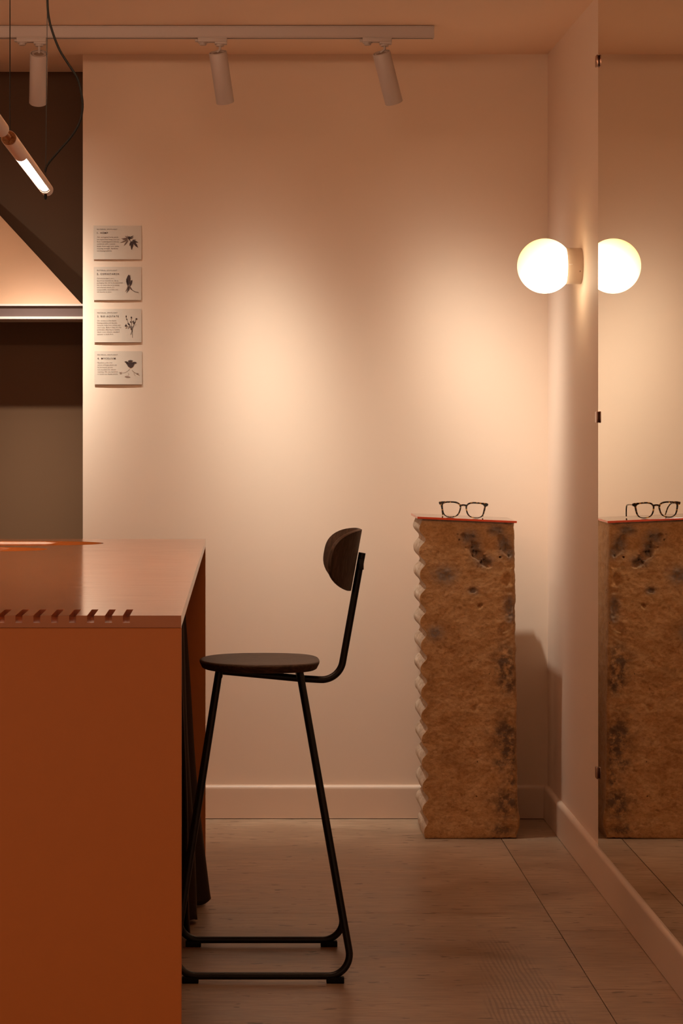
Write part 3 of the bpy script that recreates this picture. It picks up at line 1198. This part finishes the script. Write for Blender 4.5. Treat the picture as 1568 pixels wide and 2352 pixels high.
# smooth
dense = []
for i in range(len(cp) - 1):
    p0, p1, p2, p3 = cp[max(0, i - 1)], cp[i], cp[i + 1], cp[min(len(cp) - 1, i + 2)]
    for k in range(6):
        t = k / 6
        dense.append(.5 * ((2 * p1) + (-p0 + p2) * t + (2 * p0 - 5 * p1 + 4 * p2 - p3) * t * t + (-p0 + 3 * p1 - 3 * p2 + p3) * t ** 3))
dense.append(cp[-1])
PR(tube('power_cable', dense, .0029, M['rubber'], pend, 10))
kz = Pf - axd * .05 - upv * PRD
PR(lathe('pull_switch', [(0, 0), (0, .0035), (-.011, .0038), (-.015, .0022), (-.016, 0)], M['rubber'], pend, 16, axis_from=kz + Vector((0, 0, .002))))

# ---------------------------------------------------------------- information cards
def text_mesh(body, x0, x1, zmid, size, spacing=1.0, thick=0.0):
    cu = bpy.data.curves.new('text', 'FONT')
    cu.body = body
    cu.size = 1.0
    cu.space_character = spacing
    cu.offset = thick
    cu.resolution_u = 2
    ob = bpy.data.objects.new('text', cu)
    col.objects.link(ob)
    dg = bpy.context.evaluated_depsgraph_get()
    me = bpy.data.meshes.new_from_object(ob.evaluated_get(dg))
    bpy.data.objects.remove(ob)
    xs = [v.co.x for v in me.vertices]
    a, b = min(xs), max(xs)
    out_v = [(x0 + (v.co.x - a) / (b - a) * (x1 - x0), zmid + (v.co.y - .35) * size) for v in me.vertices]
    out_f = [list(p.vertices) for p in me.polygons]
    bpy.data.meshes.remove(me)
    return out_v, out_f


def flat(name, parts, y, mat, parent):
    vs, fs = [], []
    for v, f in parts:
        o = len(vs)
        vs += [(a, y, b) for a, b in v]
        fs += [[i + o for i in q] for q in f]
    me = bpy.data.meshes.new(name)
    me.from_pydata(vs, [], fs)
    me.materials.append(mat)
    o = bpy.data.objects.new(name, me)
    return link(o, parent)


def leaf(x0, y0, x1, y1, w, bend=0.0, n=8):
    """Lens-shaped leaf between two points (card pixels)."""
    dx, dy = x1 - x0, y1 - y0
    L = math.hypot(dx, dy)
    nx, ny = -dy / L, dx / L
    l, r = [], []
    for k in range(n + 1):
        t = k / n
        b = bend * 4 * t * (1 - t)
        ww = w * math.sin(math.pi * t ** .8) * .5 + .12
        cx_, cy_ = x0 + dx * t + nx * b, y0 + dy * t + ny * b
        l.append((cx_ + nx * ww, cy_ + ny * ww)); r.append((cx_ - nx * ww, cy_ - ny * ww))
    return l + r[::-1]


def stroke(pts, w):
    l, r = [], []
    for i, (x, y) in enumerate(pts):
        a = pts[max(0, i - 1)]; b = pts[min(len(pts) - 1, i + 1)]
        dx, dy = b[0] - a[0], b[1] - a[1]
        L = math.hypot(dx, dy) or 1
        l.append((x - dy / L * w / 2, y + dx / L * w / 2)); r.append((x + dy / L * w / 2, y - dx / L * w / 2))
    return l + r[::-1]


def disc(x, y, r, ry=None, n=10):
    ry = ry or r
    return [(x + r * math.cos(2 * math.pi * k / n), y + ry * math.sin(2 * math.pi * k / n)) for k in range(n)]


sw = F / YB


def card(px0, py0, px1, py1, rz, head, title, lines, art, label):
    """head/title: (text, x0, x1, y); lines: list of (text, x0, x1, y); art: dict shade -> polygons; all in photo pixels."""
    cxp = (px0 + px1) / 2
    off = .0022
    root = empty('information_card', ((cxp - VX) / sw, YB - off, H - (py1 - VY) / sw))
    root.rotation_euler = (math.radians(-1.3), math.radians(rz), 0)
    tag(root, label, 'card', 'material cards pinned in a column beside the alcove')
    root.location.y = YB - .0050
    w, h = (px1 - px0) / sw, (py1 - py0) / sw
    cv = lambda x, y: ((x - cxp) / sw, (py1 - y) / sw)
    bm = bmesh.new()
    NXc, NZc = 12, 6
    gv = [[bm.verts.new((-w / 2 + w * i / NXc, -.0012 * (1 - (2 * i / NXc - 1) ** 2) * (1 - j / NZc) ** 2, h * j / NZc)) for i in range(NXc + 1)] for j in range(NZc + 1)]
    for r0, r1 in zip(gv, gv[1:]):
        for k in range(NXc): bm.faces.new((r0[k], r0[k + 1], r1[k + 1], r1[k]))
    sh = from_bm('sheet', bm, M['card'], root)
    so = sh.modifiers.new('thickness', 'SOLIDIFY'); so.thickness = .0008; so.offset = 0
    yk = -.0018

    def T(e, cap, sp_, th):
        s, xa, xb, y = e
        (a, zz), (b, _) = cv(xa, y), cv(xb, y)
        return text_mesh(s, a, b, zz, cap / .7 / sw, sp_, th)
    flat('heading', [T(head, 2.7, 1.25, .0)], yk, M['ink'], root)
    flat('title', [T(title, 3.8, 1.25, .012)], yk, M['ink'], root)
    flat('body_text', [T(e, 2.9, 1.05, .0) for e in lines], yk, M['ink_text'], root)
    for nm, polys, mt in (('illustration', art.get('dark', []), M['ink']), ('illustration_shade', art.get('mid', []), M['ink_text']), ('illustration_sketch', art.get('pale', []), M['ink_light'])):
        if polys:
            flat(nm, [([cv(*q) for q in P], [list(range(len(P)))]) for P in polys], yk - (.0002 if nm == 'illustration' else 0), mt, root)
    return root


M['ink_text'] = simple('grey_brown_ink', (.15, .085, .06), .7)
# zoom frames of the photo -> photo pixels
A = lambda x, y: (205 + x / 11.61, 505 + y / 11.61)      # card 1
B = lambda x, y: (190 + x / 5.735, 490 + y / 5.735)      # card 2
C = lambda x, y: (205 + x / 11.61, 700 + y / 11.61)      # cards 3, 4


def mk(fn, text, x0, x1, y):
    a = fn(x0, y); b = fn(x1, y)
    return (text, a[0], b[0], a[1])


def LF(fn, sc, *q, bend=0): 
    a = fn(q[0], q[1]); b = fn(q[2], q[3])
    return leaf(a[0], a[1], b[0], b[1], q[4] / sc, bend / sc)


def ST(fn, sc, pts, w): return stroke([fn(*p_) for p_ in pts], w / sc)
def DI(fn, sc, x, y, r, ry=None): return disc(*fn(x, y), r / sc, (ry or r) / sc)


s1 = 11.61
art1 = {'dark': [LF(A, s1, 1150, 560, 1128, 805, 75), LF(A, s1, 1165, 570, 1300, 745, 62), LF(A, s1, 1150, 545, 1308, 605, 42, bend=8), LF(A, s1, 1125, 575, 1072, 700, 40),
                 LF(A, s1, 1060, 470, 1180, 420, 24, bend=14), LF(A, s1, 1075, 500, 1180, 465, 22, bend=10), LF(A, s1, 1060, 440, 1075, 545, 70),
                 ST(A, s1, [(1040, 500), (1110, 585)], 14)],
        'mid': [LF(A, s1, 1035, 480, 850, 500, 24, bend=-10), LF(A, s1, 1035, 510, 880, 535, 30), LF(A, s1, 1030, 530, 825, 612, 30, bend=-8), LF(A, s1, 1040, 545, 925, 692, 34),
                LF(A, s1, 1150, 545, 1250, 535, 22), LF(A, s1, 1050, 480, 950, 428, 20, bend=-8), LF(A, s1, 1060, 480, 1000, 425, 18)]}
card(214.8, 518.3, 324.9, 596, 0, mk(A, 'MATERIAL SPOTLIGHT', 207, 748, 255), mk(A, '1. HEMP', 207, 500, 350),
     [mk(A, t, 207, x1, y) for t, x1, y in (('Our corrugated hemp panels', 778, 462), ('are made from hemp sourced', 797, 523), ('from Cambridgeshire and are', 790, 583),
      ('combined with a natural', 688, 643), ('binder from sugar cane waste,', 800, 705), ('ensuring strength, durability', 767, 765), ('and biodegradability.', 612, 826))],
     art1, 'topmost card on the wall, 1. HEMP, with a drawing of hemp leaves')

s2 = 5.735
art2 = {'dark': [LF(B, s2, 608, 808, 600, 960, 52), LF(B, s2, 650, 880, 615, 975, 26), LF(B, s2, 578, 860, 592, 960, 20), LF(B, s2, 598, 960, 575, 1050, 12, bend=-12),
                 ST(B, s2, [(600, 960), (640, 1005), (690, 1035), (735, 1043)], 5), LF(B, s2, 600, 955, 606, 1028, 12)],
        'mid': [LF(B, s2, 598, 940, 560, 1035, 14, bend=-10), LF(B, s2, 610, 955, 660, 1020, 12), LF(B, s2, 625, 810, 618, 860, 8), LF(B, s2, 655, 878, 628, 900, 8),
                LF(B, s2, 568, 868, 588, 862, 6), LF(B, s2, 612, 965, 618, 1010, 8)]}
card(215.2, 613, 324.6, 689.4, 0, mk(B, 'MATERIAL SPOTLIGHT', 188, 453, 752), mk(B, '2. CORNSTARCH', 188, 478, 799),
     [mk(B, t, 188, x1, y) for t, x1, y in (('Cornstarch foam is an a', 412, 856), ('functional material we use as', 470, 886), ("packaging that we've incorporated", 522, 915),
      ('into our store due to its beauty', 482, 945), ("and ethereal nature. It's", 415, 975), ('compostable, recyclable and', 462, 1005), ('will dissolve in water.', 384, 1035))],
     art2, 'second card from the top, 2. CORNSTARCH, with a drawing of a corn cob')

rnd = random.Random(3)
stems = [[(1150, 880), (1150, 740), (1120, 640), (1050, 500), (990, 370), (975, 300)], [(1105, 800), (1145, 680), (1130, 560), (1122, 420), (1122, 340)],
         [(1150, 740), (1150, 650), (1190, 530), (1230, 430), (1258, 370)], [(1130, 640), (1060, 590), (980, 560)]]
art3 = {'dark': [ST(C, s1, q, 9) for q in stems] + [DI(C, s1, 1258, 378, 26, 20), DI(C, s1, 1122, 340, 20, 24), DI(C, s1, 985, 310, 16, 26), DI(C, s1, 1000, 385, 18, 16), DI(C, s1, 980, 562, 32, 26)]
        + [LF(C, s1, x, y, x + dx, y + dy, 24) for x, y, dx, dy in ((1050, 500, 40, 55), (1130, 560, 10, 80), (1090, 470, 30, -30), (1150, 470, 40, -50), (1190, 500, 45, -50), (1060, 540, -40, -60), (1140, 640, -40, 20), (1165, 440, 20, 40), (1190, 520, -10, -60), (1075, 560, 30, 40))],
        'mid': [LF(C, s1, 1020, 600, 965, 635, 14), LF(C, s1, 1060, 600, 1030, 645, 14), LF(C, s1, 1190, 560, 1165, 600, 16), ST(C, s1, [(1200, 530), (1240, 550), (1250, 520)], 6),
                LF(C, s1, 970, 510, 1000, 560, 14), LF(C, s1, 1100, 480, 1130, 460, 14)]}
card(216.3, 709.5, 325, 786.3, 0, mk(C, 'MATERIAL SPOTLIGHT', 213, 752, 212), mk(C, '3. BIO ACETATE', 215, 785, 307),
     [mk(C, t, 213, x1, y) for t, x1, y in (('Our acetate is a bio based,', 722, 420), ('biodegradable and durable', 745, 481), ('material made from cotton and', 830, 542),
      ('wood pulp. Made in Italy, it is the', 852, 603), ('preferable offspring to acetate', 805, 663), ('which most industry standard', 800, 723), ('eyewear is made from.', 648, 784))],
     art3, 'third card from the top, 3. BIO ACETATE, with a drawing of cotton stems')

cup = [C(*q) for q in ((985, 1545), (1010, 1560), (1015, 1610), (1045, 1650), (1105, 1688), (1165, 1655), (1195, 1600), (1210, 1555), (1150, 1535), (1100, 1530), (1040, 1535))]
art4 = {'dark': [cup, LF(C, s1, 940, 1518, 1040, 1530, 26), LF(C, s1, 1265, 1545, 1130, 1545, 42), LF(C, s1, 1030, 1505, 1170, 1495, 46), LF(C, s1, 970, 1550, 1060, 1575, 30)],
        'pale': [LF(C, s1, 1068, 1560, 1085, 1660, 34), LF(C, s1, 1180, 1575, 1150, 1645, 16), ST(C, s1, [(1080, 1705), (1040, 1755), (990, 1790), (930, 1815), (800, 1805)], 7),
                 ST(C, s1, [(1140, 1745), (1200, 1800), (1270, 1835), (1340, 1885)], 9), DI(C, s1, 840, 1825, 30, 24), ST(C, s1, [(810, 1790), (835, 1815), (870, 1780)], 5),
                 ST(C, s1, [(1030, 1820), (1060, 1850), (1030, 1900)], 6), DI(C, s1, 1290, 1840, 30, 16), LF(C, s1, 945, 1915, 1100, 1930, 46), ST(C, s1, [(1200, 1800), (1195, 1850), (1225, 1890)], 7)]}
card(217, 806.5, 326.2, 883, 0, mk(C, 'MATERIAL SPOTLIGHT', 220, 758, 1332), mk(C, '4. MYCELIUM', 220, 700, 1430),
     [mk(C, t, 220, x1, y) for t, x1, y in (('Mycelium is the root', 615, 1541), ('system of fungi which can', 730, 1602), ('be harnessed, grown', 625, 1663),
      ('and moulded into almost', 712, 1724), ('anything. We use mycelium', 762, 1785), ('to create our display plinths.', 770, 1846))],
     art4, 'lowest card on the wall, 4. MYCELIUM, with a drawing of a fungus')
